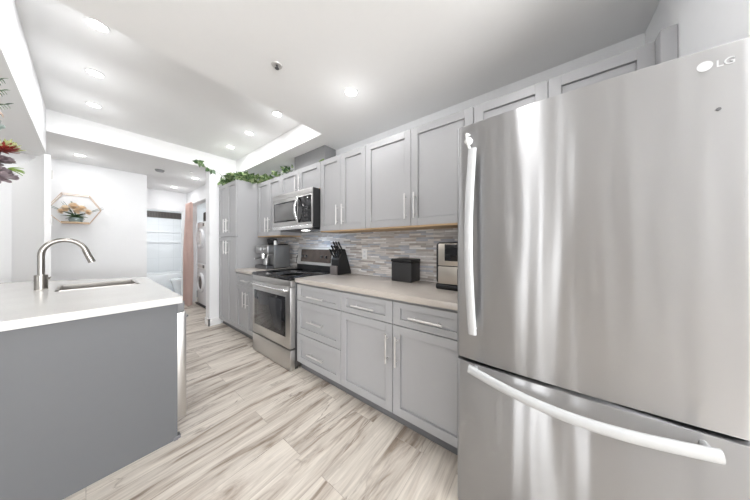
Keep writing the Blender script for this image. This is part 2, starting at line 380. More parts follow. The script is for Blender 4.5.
class Thing:
    """an Empty at the base of the thing; parts are given in world coordinates"""
    def __init__(s, name, loc, label, cat, group=None):
        s.o = bpy.data.objects.new(name, None); COL.objects.link(s.o); s.o.location = loc; s.o.empty_display_size = 0.1
        s.loc = Vector(loc); s.o['label'] = label; s.o['category'] = cat
        if group: s.o['group'] = group
    def part(s, name, mb, m, parent=None, label=None):
        o = finish(name, mb, m, parent or s.o, s.loc)
        if label: o['label'] = label
        return o
def single(name, mb, m, loc, label, cat, group=None):
    o = finish(name, mb, m, None, loc); o.location = loc; o['label'] = label; o['category'] = cat
    if group: o['group'] = group
    return o
def struct(name, mb, m, parent=None):
    o = finish(name, mb, m, parent, (0, 0, 0), smooth=True)
    if not parent: o['kind'] = 'structure'
    return o
def B(*a, **k): return MB().box(*a, **k)

# ------------------------------------------------------------------ the setting
CE = 2.42; CT = 2.65; DW = 1.885
struct('floor', B(-4.4, 2.3, -4.5, 6.6, -0.05, 0), 'floor')
c = MB()
c.box(-0.25, 1.99, -0.446, 1.87, CE, 2.9)
c.box(1.52, 1.99, 1.87, 4.08, CE, 2.9)
c.box(-4.4, 2.3, 4.08, 6.6, CE, 2.9)
c.box(-0.25, 1.52, 1.87, 4.08, CT, 2.9)
c.box(-4.4, -0.25, -4.5, 1.87, CE, 2.9)
c.box(-0.25, 2.0, -4.5, -0.446, CE, 2.9)
c.box(-4.4, -2.2, 1.87, 4.08, CE, 2.9)
struct('ceiling', c, 'ceil')
struct('trim_1', B(-2.2, -0.25, 1.87, 4.08, 2.19, 2.9), 'wall')          # dropped soffit above the bar
struct('wall_right', B(DW, DW + .11, -0.56, 4.09, 0, 2.9), 'wall')
struct('wall_near', B(1.1, DW, -0.56, -0.446, 0, CE), 'wall')
struct('wall_pantry_end', B(1.155, 2.3, 4.09, 4.26, 0, CE), 'wall')
struct('wall_hall_left', B(-4.4, 0.622, 5.3, 5.42, 0, CE), 'wall')
struct('wall_hall_side', B(0.50, 0.622, 5.42, 6.5, 0, CE), 'wall')
b = MB(); b.box(0.50, 1.45, 6.5, 6.6, 2.0, CE); b.box(1.33, 1.45, 6.5, 6.6, 0, 2.0)
struct('wall_bathroom_front', b, 'wall')
b = MB(); b.box(1.40, 1.50, 4.26, 4.55, 0, CE); b.box(1.40, 1.50, 6.15, 6.5, 0, CE); b.box(1.40, 1.50, 4.55, 6.15, 2.13, CE)
struct('wall_laundry', b, 'wall')
struct('wall_laundry_back', B(2.2, 2.3, 4.26, 6.6, 0, CE), 'interior')
# living room walls; the windows and brown door are added for light and reflections
b = MB(); b.box(-4.5, -4.4, -4.5, -0.45, 0, CE); b.box(-4.5, -4.4, 0.42, 6.6, 0, CE); b.box(-4.5, -4.4, -0.45, -0.02, 0, CE); b.box(-4.5, -4.4, -0.02, 0.42, 0, 0.25); b.box(-4.5, -4.4, -0.02, 0.42, 2.25, CE)
struct('wall_left', b, 'livwall')
wf = MB()
for (y0, y1) in ((-0.02, 0.01), (0.39, 0.42)): wf.box(-4.47, -4.37, y0, y1, 0.25, 2.25)
for z0 in (0.25, 2.21): wf.box(-4.47, -4.37, -0.02, 0.42, z0, z0 + .04)
struct('added_door', B(-4.398, -4.355, -1.25, -0.06, 0, 2.3, bev=.003), 'brown')  # added out of view so the fridge reflects a dark band
struct('added_window_1', wf, 'trim')  # added out of view so the fridge reflects a bright band
b = MB(); b.box(-4.4, -2.2, -4.6, -4.5, 0, CE); b.box(1.0, 2.0, -4.6, -4.5, 0, CE); b.box(-2.2, 1.0, -4.6, -4.5, 2.25, CE)
struct('wall_back', b, 'wall')
wf = MB()
for x0 in (-2.2, -0.64, 0.92): wf.box(x0, x0 + .08, -4.58, -4.48, 0, 2.25)
wf.box(-2.2, 1.0, -4.58, -4.48, 0, .08); wf.box(-2.2, 1.0, -4.58, -4.48, 2.17, 2.25)
struct('added_window_2', wf, 'trim')  # added out of view, goes with the ceiling fill lamp
struct('wall_return', B(1.1, 1.2, -4.5, -0.56, 0, CE), 'wall')
# skirting
struct('baseboard_pantry_end', B(1.14, 1.30, 4.075, 4.09, 0, 0.11).box(1.14, 1.155, 4.075, 4.26, 0, 0.11), 'trim')
struct('baseboard_hall', B(-4.4, 0.64, 5.285, 5.3, 0, 0.11).box(.622, .637, 5.3, 6.5, 0, 0.11), 'trim')
# bathroom
struct('wall_bathroom_back', B(0.2, 2.0, 8.3, 8.4, 0, 2.45), 'bathtile')
struct('wall_bathroom_left', B(0.2, 0.3, 6.6, 8.3, 0, 2.45), 'bathtile')
struct('wall_bathroom_right', B(1.9, 2.0, 6.6, 8.3, 0, 2.45), 'bathtile')
struct('ceiling_bathroom', B(0.2, 2.0, 6.6, 8.4, 2.45, 2.55), 'ceil')
struct('trim_2', B(0.3, 1.9, 8.285, 8.3, 1.99, 2.16), 'darktile')
struct('trim_3', B(0.3, 1.9, 8.27, 8.3, 1.32, 1.345).box(0.3, 1.9, 8.275, 8.3, 1.60, 1.615), 'white')
struct('floor_bathroom', B(0.2, 2.0, 6.6, 8.4, -0.05, 0), 'bathfloor')
# splashback
struct('wall_splashback', B(DW - .012, DW - .0005, 0.32, 3.42, 0.915, 1.39), 'mosaic')
# open white door at the left of the hall, hinges on its edge
ux, uy = -0.25, 0.968
def along(t, off=0.0): return (-0.262 + ux * t - uy * off, 4.10 + uy * t + ux * off * -1)
dpoly = [along(0), along(1.2), along(1.2, -0.042), along(0, -0.042)]
dl = struct('door_1', MB().prism(dpoly, 'z', 0.01, 2.185), 'trim')
hb = MB()
for z in (0.35, 1.50, 1.98): hb.cyl((-0.216, 4.098, z - .045), (-0.216, 4.098, z + .045), 0.008, 10).box(-0.245, -0.218, 4.094, 4.10, z - .04, z + .04)
struct('door_hinge', hb, 'handle', dl)

# ------------------------------------------------------------------ cabinets
CX = 1.275     # base door face
UX = 1.565     # upper door face
def shaker(y0, y1, z0, z1, xf, rail=0.057, th=0.020):
    """framed panel facing -x with its outer face at xf"""
    g = 0.0015; y0 += g; y1 -= g; z0 += g; z1 -= g
    m = MB()
    r = min(rail, (z1 - z0) * 0.27)
    m.box(xf + 0.016, xf + th, y0 + .004, y1 - .004, z0 + .004, z1 - .004)
    m.box(xf + 0.0125, xf + .017, y0 + rail + .004, y1 - rail - .004, z0 + r + .004, z1 - r - .004, bev=.001, seg=1)
    m.box(xf, xf + th, y0, y0 + rail, z0, z1, bev=0.0018, seg=1); m.box(xf, xf + th, y1 - rail, y1, z0, z1, bev=0.0018, seg=1)
    m.box(xf, xf + th - .001, y0 + rail - .001, y1 - rail + .001, z0, z0 + r, bev=0.0012, seg=1)
    m.box(xf, xf + th - .001, y0 + rail - .001, y1 - rail + .001, z1 - r, z1, bev=0.0012, seg=1)
    return m
def bar(xf, y, z, ln, vertical):
    m = MB(); r = 0.0068; st = 0.032; h = ln / 2; q = h - 0.03
    if vertical:
        m.cyl((xf - st, y, z - h), (xf - st, y, z + h), r, 14)
        for s_ in (-q, q): m.cyl((xf - st, y, z + s_), (xf + .001, y, z + s_), 0.0045, 10)
    else:
        m.cyl((xf - st, y - h, z), (xf - st, y + h, z), r, 14)
        for s_ in (-q, q): m.cyl((xf - st, y + s_, z), (xf + .001, y + s_, z), 0.0045, 10)
    return m
def carcass(x0, x1, y0, y1, z0, z1):
    return B(x0, x1, y0 + .0008, y1 - .0008, z0, z1, bev=.0008, seg=1)

# base run, right part
XB = DW - .002
t = Thing('base_cabinet', (CX, 1.645, 0), 'grey base cabinet with three stacked drawers, just right of the stove', 'cabinet')
t.part('body', carcass(CX + .021, XB, 1.33, 1.955, 0.085, 0.872), 'cab')
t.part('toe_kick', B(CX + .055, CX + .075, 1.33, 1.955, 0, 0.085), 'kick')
for (z0, z1) in ((0.70, 0.857), (0.375, 0.697), (0.088, 0.372)):
    d = t.part('drawer', shaker(1.331, 1.953, z0, z1, CX), 'cab')
    t.part('handle', bar(CX, 1.642, (z0 + z1) / 2 + (-.02 if z1 > .8 else -0.01), 0.22, False), 'handle', d)
t = Thing('base_cabinet', (CX, 0.825, 0), 'grey double-door base cabinet with two drawers, between the drawer stack and the fridge', 'cabinet')
t.part('body', carcass(CX + .021, XB, 0.330, 1.33, 0.085, 0.872), 'cab')
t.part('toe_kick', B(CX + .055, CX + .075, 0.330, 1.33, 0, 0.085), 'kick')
for (y0, y1, hy) in ((0.825, 1.329, 0.862), (0.331, 0.823, 0.785)):
    d = t.part('drawer', shaker(y0, y1, 0.70, 0.857, CX), 'cab'); t.part('handle', bar(CX, (y0 + y1) / 2, 0.772, 0.22, False), 'handle', d)
    d = t.part('door', shaker(y0, y1, 0.088, 0.697, CX), 'cab'); t.part('handle', bar(CX, hy, 0.53, 0.20, True), 'handle', d)
t = Thing('base_cabinet', (CX, 3.1, 0), 'grey base cabinet with one drawer over two doors, under the espresso machine', 'cabinet')
t.part('body', carcass(CX + .021, XB, 2.775, 3.415, 0.085, 0.872), 'cab')
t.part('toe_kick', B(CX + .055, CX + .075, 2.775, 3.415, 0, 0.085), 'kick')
d = t.part('drawer', shaker(2.777, 3.413, 0.70, 0.857, CX), 'cab'); t.part('handle', bar(CX, 3.095, 0.772, 0.22, False), 'handle', d)
for (y0, y1, hy) in ((3.095, 3.413, 3.14), (2.777, 3.093, 3.05)):
    d = t.part('door', shaker(y0, y1, 0.088, 0.697, CX), 'cab'); t.part('handle', bar(CX, hy, 0.53, 0.20, True), 'handle', d)
# pantry
t = Thing('pantry_cabinet', (CX, 3.75, 0), 'tall grey pantry cabinet with four doors beside the white wall end', 'cabinet')
t.part('body', carcass(CX + .021, XB, 3.42, 4.075, 0.085, 2.165), 'cab')
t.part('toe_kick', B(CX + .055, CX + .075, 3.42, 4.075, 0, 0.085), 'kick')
for (y0, y1, hy) in ((3.75, 4.073, 3.80), (3.422, 3.748, 3.70)):
    d = t.part('door', shaker(y0, y1, 1.37, 2.163, CX), 'cab'); t.part('handle', bar(CX, hy, 1.53, 0.20, True), 'handle', d)
    d = t.part('door', shaker(y0, y1, 0.088, 1.362, CX), 'cab'); t.part('handle', bar(CX, hy, 1.21, 0.20, True), 'handle', d)
# uppers
def upper(y0, y1, z0, label, hz, ln=0.20, hoff=0.04, top=2.165, group=None, wood=True):
    t = Thing('wall_cabinet', (UX, (y0 + y1) / 2, z0), label, 'cabinet', group)
    t.part('body', carcass(UX + .021, XB, y0, y1, z0 + .004, top), 'cab')
    if wood: t.part('bottom_panel', B(UX + .004, XB - .012, y0 + .003, y1 - .003, z0 - .012, z0 + .0035), 'woodraw', label='bare wood underside')
    ym = (y0 + y1) / 2
    for (a, b_, hy) in ((ym, y1, ym + hoff), (y0, ym, ym - hoff)):
        d = t.part('door', shaker(a, b_, z0, top, UX), 'cab'); t.part('handle', bar(UX, hy, hz, ln, True), 'handle', d)
    return t
upper(0.372, 1.305, 1.395, 'wide grey upper cabinet nearest the fridge, hanging over the black bread box', 1.55)
upper(1.307, 1.955, 1.395, 'narrow grey two-door upper cabinet directly right of the microwave', 1.55)
upper(1.957, 2.765, 1.872, 'short grey upper cabinet directly above the microwave', 1.985, 0.19)
upper(2.767, 3.417, 1.375, 'grey two-door upper cabinet between the pantry and the microwave', 1.53)
t = upper(-0.405, 0.370, 1.835, 'short grey upper cabinet above the stainless fridge', 1.94, 0.16, wood=False)
t.part('filler_panel', B(1.50, 1.56, -0.444, -0.398, 1.80, 2.165, bev=.002), 'cab')
t.part('filler_strip', B(UX + .012, UX + .03, -0.444, -0.407, 1.835, 2.165, bev=.002), 'cab', label='plain grey filler strip by the wall')

# worktops
single('worktop', B(CX - .02, XB, 0.330, 1.957, 0.874, 0.915, bev=.003), 'quartz', (1.57, 1.14, .874), 'long beige quartz worktop between the stove and the fridge', 'countertop')
single('worktop', B(CX - .02, XB, 2.773, 3.417, 0.874, 0.915, bev=.003), 'quartz', (1.57, 3.1, .874), 'short beige quartz worktop under the espresso machine', 'countertop')

# ------------------------------------------------------------------ peninsula
t = Thing('peninsula_cabinet', (-0.2, 2.4, 0), 'grey peninsula base with a plain flat end panel, left foreground', 'cabinet')
t.part('end_panel', B(-0.72, 0.356, 1.862, 1.882, 0.0, 0.872, bev=.001, seg=1), 'cabshaded')
t.part('body', B(-0.70, 0.335, 1.884, 1.905, 0.0, 0.872).box(-0.70, 0.335, 2.512, 2.60, 0.085, 0.872).box(-0.70, -0.28, 1.905, 3.20, 0.085, 0.872), 'cab')
t.part('toe_kick', B(0.27, 0.285, 2.60, 3.20, 0, .085), 'kick')
t.part('trim_cap', B(0.357, 0.372, 1.862, 1.90, 0.0, 0.02).box(.338, .358, 1.855, 1.861, 0, 0.022), 'kick')
for (y0, y1) in ((2.602, 2.90), (2.902, 3.20)):
    m_ = shaker(y0, y1, 0.088, 0.86, 0.0); bmesh.ops.transform(m_.bm, matrix=Matrix.Translation((0.356, 0, 0)) @ Matrix.Scale(-1, 4, (1, 0, 0)), verts=m_.bm.verts); bmesh.ops.reverse_faces(m_.bm, faces=m_.bm.faces)
    t.part('door', m_, 'cab')
# worktop with a sink cut-out
SX0, SX1, SY0, SY1 = -0.125, 0.265, 2.735, 3.085
wt = MB()
wt.box(-0.80, SX0, 1.822, SY1, 0.874, 0.915); wt.box(SX1, 0.372, 1.822, SY1, 0.874, 0.915); wt.box(SX0, SX1, 1.822, SY0, 0.874, 0.915)
wt.prism([(-0.80, SY1), (0.372, SY1), (0.372, 3.245), (-0.46, 3.75), (-0.80, 3.75)], 'z', 0.874, 0.915)
bmesh.ops.remove_doubles(wt.bm, verts=wt.bm.verts, dist=1e-5)
M['quartz2'] = M['quartz'].copy(); M['quartz2'].name = 'pale_quartz'
for n_ in M['quartz2'].node_tree.nodes:
    if n_.type == 'VALTORGB':
        n_.color_ramp.elements[0].color = (0.60, 0.59, 0.57, 1); n_.color_ramp.elements[1].color = (0.65, 0.64, 0.62, 1)
single('worktop', wt, 'quartz2', (-0.2, 2.6, 0.874), 'pale quartz peninsula worktop with a sink cut-out, left foreground', 'countertop')
t = Thing('sink', ((SX0 + SX1) / 2, (SY0 + SY1) / 2, 0.67), 'rectangular stainless undermount sink set into the peninsula worktop', 'sink')
s_ = MB(); e = 0.004
s_.box(SX0 - e, SX1 + e, SY0 - e, SY0, 0.67, 0.873); s_.box(SX0 - e, SX1 + e, SY1, SY1 + e, 0.67, 0.873)
s_.box(SX0 - e, SX0, SY0, SY1, 0.67, 0.873); s_.box(SX1, SX1 + e, SY0, SY1, 0.67, 0.873); s_.box(SX0, SX1, SY0, SY1, 0.67, 0.675)
t.part('basin', s_, 'basin'); t.part('drain', MB().lathe([(0, .006), (.03, .006), (.042, .002), (.042, 0)], (0.07, 2.9, .675), 24), 'handle')
rm = MB(); r_ = .008; zt = 0.9185
for (a, b_) in (((SX0, SY0), (SX1, SY0)), ((SX1, SY0), (SX1, SY1)), ((SX1, SY1), (SX0, SY1)), ((SX0, SY1), (SX0, SY0))):
    rm.box(min(a[0], b_[0]) - r_, max(a[0], b_[0]) + r_, min(a[1], b_[1]) - r_, max(a[1], b_[1]) + r_, 0.868, zt)
t.part('rim', rm, 'nickel')
# faucet
t = Thing('faucet', (-0.2, 2.93, 0.915), 'brushed nickel gooseneck faucet arching over the sink', 'faucet')
t.part('base', MB().lathe([(0.0, 0), (.032, 0), (.032, .002), (.030, .004), (.030, .105), (.027, .108), (0, .108)], (-0.2, 2.93, .915), 28), 'nickel')
pts = [(-0.2, 2.93, 1.0), (-0.2, 2.93, 1.16)]
for k in range(1, 19):
    a = PI - k / 18 * (PI * 0.90); pts.append((-0.098 + 0.102 * math.cos(a), 2.93, 1.165 + 0.115 * math.sin(a)))
lx, _, lz = pts[-1]
t.part('spout', MB().tube(pts, 0.0165, 16), 'nickel')
t.part('spray_head', MB().tube([(lx - .002, 2.93, lz + .004), (lx + .012, 2.93, lz - .04), (lx + .032, 2.93, lz - .098)], [.0185, .0195, .0205], 16), 'nickel')
t.part('lever', MB().cyl((-0.2, 2.93, .995), (-0.165, 2.915, .995), .009, 12).cyl((-0.166, 2.915, .995), (-0.158, 2.912, 1.005), .0035, 8), 'nickel')

# dishwasher
t = Thing('dishwasher', (0.1, 2.2, 0.0), 'stainless dishwasher built into the aisle side of the peninsula', 'dishwasher')
t.part('body', B(-0.2, 0.35, 1.908, 2.508, 0.09, 0.868), 'darksteel')
t.part('door', B(0.352, 0.410, 1.908, 2.508, 0.105, 0.795, bev=.004), 'steel')
t.part('control_panel', B(0.352, 0.398, 1.90, 2.508, 0.80, 0.868, bev=.003), 'grey_metal')
t.part('handle', MB().tube([(0.402, 1.97, .74), (0.43, 1.99, .745), (0.43, 2.43, .745), (0.402, 2.45, .74)], .009, 10), 'steelb')
t.part('kick_plate', B(0.30, 0.31, 1.908, 2.508, 0.0, 0.088), 'black')

# ------------------------------------------------------------------ fridge
FY0, FY1 = -0.4448, 0.326; FM = (FY0 + FY1) / 2
t = Thing('refrigerator', (1.45, FM, 0), 'large stainless bottom-freezer refrigerator filling the right foreground', 'refrigerator')
t.part('body', B(1.128, 1.86, FY0, FY1, 0.02, 1.752, bev=.004), 'grey_metal')
def curved_door(z0, z1):
    """front face bowed gently, rounded vertical edges"""
    n = 26; prof = []; h = (FY1 - FY0) / 2
    for i in range(n + 1):
        u = -1 + 2 * i / n
        y = FM + u * h; x = 1.042 + 0.016 * u * u
        ed = (1 - abs(u)) * h
        if ed < 0.018: x += 0.018 - math.sqrt(max(0, 0.018 ** 2 - (0.018 - ed) ** 2))
        prof.append((x, y))
    # extra points for the rounded ends
    q = []
    for s in (-1, 1):
        arc = []
        for k in range(0, 7):
            a = k / 6 * PI / 2
            ed = 0.018 * (1 - math.cos(a)); xx = 1.042 + .016 * (1 - ed / h) ** 2 + 0.018 * (1 - math.sin(a))
            arc.append((xx, FM + s * (h - ed)))
        q.append(arc)
    mid = [p for p in prof if abs(p[1] - FM) < h - 0.02]
    poly = q[0] + mid + q[1][::-1] + [(1.122, FY1), (1.122, FY0)]
    m = MB(); t_ = bmesh.new()
    levels = [(z0, .006), (z0 + .002, .002), (z0 + .006, 0), (z1 - .006, 0), (z1 - .002, .002), (z1, .006)]
    rings = []
    for (z, ins) in levels:
        rings.append([t_.verts.new((min(p[0] + (ins if p[0] < 1.115 else 0), 1.122), p[1] * 1 - (ins if p[1] > FY1 - .001 else 0) + (ins if p[1] < FY0 + .001 else 0), z)) for p in poly])
    k = len(poly)
    for a, b_ in zip(rings, rings[1:]):
        for i in range(k): t_.faces.new((a[i], a[(i + 1) % k], b_[(i + 1) % k], b_[i]))
    t_.faces.new(rings[0][::-1]); t_.faces.new(rings[-1])
    bmesh.ops.recalc_face_normals(t_, faces=t_.faces[:]); m._join(t_); return m
ud = t.part('door', curved_door(0.722, 1.787), 'fridge')
fd = t.part('freezer_drawer', curved_door(0.045, 0.710), 'fridge')
t.part('gasket', B(1.10, 1.126, FY0 + .01, FY1 - .01, 0.06, 1.76), 'gap')
t.part('hinge_cover', B(1.09, 1.17, -0.43, -0.36, 1.773, 1.79, bev=.004), 'grey_metal')
# upper handle: bowed bar
hp = []; 
for k in range(25):
    u = k / 24; z = 1.655 - u * 0.80; hp.append((1.012 - 0.042 * math.sin(PI * u) , 0.245 + 0.006 * math.sin(PI * u), z))
t.part('handle', MB().tube(hp, 0.017, 16, flat=(0.55, 1.0, (1, 0, 0))), 'fhandle', ud)
t.part('handle_mount', MB().tube([(1.05, 0.268, 1.735), (1.02, 0.272, 1.728), (1.015, 0.268, 1.70), (1.022, 0.262, 1.67), (1.012, 0.250, 1.645)], .0055, 8)
       , 'whitepl', ud)
t.part('mount_knob', MB().lathe([(0, -.012), (.012, -.011), (.016, -.004), (.016, .010), (.010, .016)], (1.03, 0.266, 1.70), 20, 'x'), 'whitepl', ud)
t.part('handle_mount', MB().cyl((1.012, .245, .87), (1.058, .245, .87), .008, 10), 'whitepl', ud)
hp = []
for k in range(33):
    u = k / 32; y = 0.262 - u * 0.635; hp.append((1.018 - 0.036 * math.sin(PI * u), y, 0.699 - 0.018 * u - 0.028 * math.sin(PI * u)))
t.part('handle', MB().tube(hp, 0.019, 16, flat=(0.55, 1.0, (1, 0, 0))).cyl((1.02, .24, .697), (1.06, .24, .697), .009, 10).cyl((1.02, -.355, .683), (1.06, -.355, .683), .009, 10), 'fhandle', fd)
def xface(y):
    u = (y - FM) / ((FY1 - FY0) / 2); return 1.042 + .016 * u * u
lg = MB(); lg.lathe([(0, 0), (.0135, 0), (.0135, .0018), (0, .0018)], (xface(-.357) - .0015, -0.357, 1.738), 28, 'x')
t.part('logo_badge', lg, 'logo', ud)
def text(body, size, loc, rot, depth=0.0006):
    cu = bpy.data.curves.new('text', 'FONT'); cu.body = body; cu.size = size; cu.extrude = depth; cu.align_x = 'LEFT'; cu.offset = size * .012
    o = bpy.data.objects.new('text', cu); COL.objects.link(o); dg = bpy.context.evaluated_depsgraph_get()
    me = bpy.data.meshes.new_from_object(o.evaluated_get(dg)); bpy.data.objects.remove(o)
    me.transform(Matrix.Translation(loc) @ Euler(rot).to_matrix().to_4x4())
    m = MB(); m.bm.from_mesh(me); bpy.data.meshes.remove(me); return m
t.part('logo_lettering', text('LG', 0.0255, (xface(-.39) - .0006, -0.3755, 1.7275), (PI / 2, 0, -PI / 2)), 'logo', ud)
t.part('door_sensor', MB().lathe([(0, 0), (.0045, 0), (.0045, .002), (0, .002)], (xface(-.38) - .0016, -0.38, 1.611), 20, 'x'), 'darksteel', ud)
for y in (FY0 + .06, FY1 - .06): t.part('foot', MB().cyl((1.2, y, 0), (1.2, y, .03), .02, 14), 'black')

# ------------------------------------------------------------------ range
RY0, RY1 = 1.962, 2.764
t = Thing('stove', (1.5, 2.365, 0), 'stainless freestanding electric stove with black glass cooktop', 'stove')
t.part('body', B(1.262, 1.862, RY0, RY1, 0.03, 0.902, bev=.002), 'darksteel')
t.part('cooktop', B(1.205, 1.80, RY0 - .003, RY1 + .003, 0.903, 0.926, bev=.007).box(1.20, 1.223, RY0 - .003, RY1 + .003, .892, .918, bev=.006), 'glassblk')
for (x, y, r) in ((1.37, 2.16, .105), (1.37, 2.57, .085), (1.64, 2.16, .075), (1.64, 2.57, .105)):
    t.part('burner_ring', MB().lathe([(r - .003, 0), (r - .003, .0006), (r, .0006), (r, 0)], (x, y, .9262), 40), 'darksteel')
t.part('control_trim', B(1.213, 1.262, RY0, RY1, 0.83, 0.892, bev=.003), 'steel')
dr = t.part('oven_door', B(1.208, 1.262, RY0, RY1, 0.222, 0.826, bev=.004), 'steel')
t.part('window', B(1.2065, 1.210, RY0 + .085, RY1 - .05, 0.325, 0.725, bev=.001), 'glassblk', dr)
t.part('window_pane', B(1.2055, 1.2075, RY0 + .16, RY1 - .12, 0.375, 0.69, bev=.0006), 'ovenglass', dr)
hp = [(1.208, RY0 + .05, .79), (1.173, RY0 + .06, .795)] + [(1.167, RY0 + .07 + k / 8 * (RY1 - RY0 - .14), .797) for k in range(9)] + [(1.173, RY1 - .06, .795), (1.208, RY1 - .05, .79)]
t.part('handle', MB().tube(hp, .0115, 12), 'steelb', dr)
t.part('storage_drawer', B(1.210, 1.262, RY0, RY1, 0.008, 0.205, bev=.004), 'steel')
t.part('kick_gap', B(1.262, 1.30, RY0 + .01, RY1 - .01, 0.0, 0.03), 'gap')
# rear control panel, tilted back
bp_ = MB().prism([(1.798, 0.985), (1.848, 0.985), (1.868, 1.222), (1.837, 1.222), (1.824, 1.212)], 'y', RY0 + .02, RY1 - .01, bev=.003)
t.part('back_panel', bp_, 'silver')
t.part('panel_riser', B(1.80, 1.862, RY0 + .02, RY1 - .01, 0.924, 0.99), 'black')
ds = MB().prism([(1.797, 1.022), (1.8035, 1.022), (1.8205, 1.188), (1.814, 1.188)], 'y', RY0 + .09, RY1 - .10)
dp = t.part('display', ds, 'rangeglass')
for y in (2.62, 2.54, 2.22, 2.14): t.part('knob', MB().cyl((1.785, y, 1.093), (1.812, y, 1.096), .017, 18), 'darksteel', dp)

# ------------------------------------------------------------------ microwave
t = Thing('microwave', (1.68, 2.36, 1.425), 'stainless over-the-range microwave with a curved silver handle', 'microwave')
t.part('body', B(1.479, XB - .012, 1.962, 2.762, 1.432, 1.866, bev=.003), 'black')
dr = t.part('door', B(1.462, 1.478, 1.964, 2.785, 1.475, 1.80, bev=.003), 'steel')
t.part('window', B(1.4605, 1.464, 2.235, 2.745, 1.522, 1.762, bev=.001), 'glassblk', dr)
t.part('window_mesh', B(1.4595, 1.461, 2.255, 2.725, 1.54, 1.745, bev=.0005), 'mwglass', dr)
t.part('control_panel', B(1.4605, 1.464, 1.975, 2.225, 1.495, 1.785, bev=.001), 'glassblk')
kp = MB()
for i in range(5):
    for j in range(3): kp.box(1.459, 1.4615, 2.03 + j * .045, 2.055 + j * .045, 1.52 + i * .035, 1.535 + i * .035)
t.part('keypad', kp, 'blackmatte')
t.part('vent_grille', B(1.464, 1.478, 1.964, 2.785, 1.803, 1.866, bev=.003).box(1.460, 1.466, 1.975, 2.75, 1.823, 1.828).box(1.460, 1.466, 1.975, 2.75, 1.843, 1.848), 'steel')
t.part('bottom_trim', B(1.464, 1.478, 1.964, 2.785, 1.425, 1.473, bev=.004), 'steelb')
hp = [(1.464 - .048 * math.sin(PI * k / 16) - .004, 2.215, 1.49 + k / 16 * .31) for k in range(17)]
t.part('handle', MB().tube(hp, .013, 12, flat=(0.7, 1.1, (1, 0, 0))), 'steelb', dr)
t.part('underside_filter', B(1.53, 1.84, 2.02, 2.70, 1.418, 1.431, bev=.002), 'darksteel')
t.part('task_lamp', B(1.55, 1.61, 2.20, 2.28, 1.414, 1.4175, bev=.001), 'lamp')
l = bpy.data.lights.new('cooktop_lamp', 'AREA'); l.size = 0.16; l.energy = 1.3; l.color = (.62, .78, 1)
lo = bpy.data.objects.new('cooktop_lamp', l); COL.objects.link(lo); lo.parent = t.o; lo.location = (-0.10, -0.12, -.02)

# ------------------------------------------------------------------ duct chase over the cabinets
single('vent_duct', B(1.70, 1.872, 2.04, 2.66, 2.166, 2.418, bev=.002), 'grey_metal', (1.79, 2.35, 2.166), 'grey boxed vent duct standing on the cabinets above the microwave', 'duct')

# ------------------------------------------------------------------ things on the counters
# knife block
t = Thing('knife_block', (1.76, 1.86, 0.915), 'black slanted knife block full of knives, right of the stove', 'knife block')
t.part('block', MB().prism([(1.668, .9155), (1.868, .9155), (1.862, .95), (1.775, 1.195), (1.752, 1.20), (1.672, 1.085)], 'y', 1.775, 1.895, bev=.004), 'black')
t.part('front_plate', B(1.648, 1.664, 1.785, 1.89, .9165, 1.015, bev=.002), 'plate', label='square brushed metal front plate')
for i, y in enumerate((1.795, 1.835, 1.875)):
    for j in range(3):
        bx, bz = 1.690 + j * .027, 1.110 + j * .037
        k_ = t.part('knife_handle', MB().tube([(bx, y, bz), (bx - .03, y, bz + .045), (bx - .062, y, bz + .085 + j * .004)], [.0085, .009, .0105], 10, flat=(1.25, .7, (1, 0, 0))), 'black')
        t.part('rivet', MB().ball((bx - .064, y, bz + .09 + j * .004), .0055), 'steelb', k_); t.part('rivet', MB().ball((bx - .04, y - .0065, bz + .055), .003), 'steelb', k_)
# scissors handle on the side
# bread box
t = Thing('bread_box', (1.78, 1.01, .915), 'small black lidded bread box against the tile splashback', 'bread box')
t.part('body', B(1.70, 1.865, 0.905, 1.112, .9155, 1.088, bev=.008, seg=3), 'blackmatte')
t.part('lid', B(1.695, 1.868, 0.90, 1.117, 1.090, 1.118, bev=.009, seg=3), 'black')
# air fryer
t = Thing('air_fryer', (1.72, .52, .915), 'champagne and black air fryer beside the refrigerator', 'air fryer')
t.part('base', B(1.585, 1.86, .39, .645, .9155, .955, bev=.012, seg=3), 'black')
t.part('body', B(1.60, 1.865, .385, .650, .955, 1.262, bev=.025, seg=4), 'black')
t.part('front_panel', B(1.588, 1.605, .392, .625, 1.09, 1.252, bev=.006, seg=2), 'tan')
t.part('window', B(1.583, 1.59, .41, .575, 1.125, 1.248, bev=.003), 'glassblk')
dr = t.part('drawer', B(1.586, 1.605, .392, .625, .958, 1.084, bev=.005, seg=2), 'tan')
t.part('handle', MB().box(1.545, 1.588, .43, .475, .965, 1.078, bev=.008), 'blackmatte', dr)
# espresso machine
t = Thing('espresso_machine', (1.66, 3.03, .915), 'brushed grey espresso machine with portafilter, on the short worktop', 'coffee machine')
t.part('body', MB().prism([(1.56, .93), (1.80, .93), (1.80, 1.245), (1.56, 1.245)], 'y', 2.86, 3.20, bev=.01), 'espresso')
t.part('side_panel', B(1.57, 1.79, 2.852, 2.860, .945, 1.23, bev=.002), 'espresso')
t.part('drip_tray', B(1.455, 1.58, 2.87, 3.19, .9155, .965, bev=.01, seg=3), 'darksteel')
t.part('tray_grid', B(1.462, 1.56, 2.885, 3.175, .9655, .969, bev=.001), 'black')
t.part('brew_head', B(1.465, 1.565, 2.86, 3.20, 1.125, 1.24, bev=.014, seg=3), 'espfront')
t.part('group_head', MB().cyl((1.52, 3.08, 1.09), (1.52, 3.08, 1.13), .035, 20), 'steelb')
pf = t.part('portafilter', MB().cyl((1.52, 3.08, 1.055), (1.52, 3.08, 1.09), .031, 20).tube([(1.50, 3.08, 1.075), (1.44, 3.07, 1.068), (1.395, 3.065, 1.06)], [.008, .012, .013], 12), 'steelb')
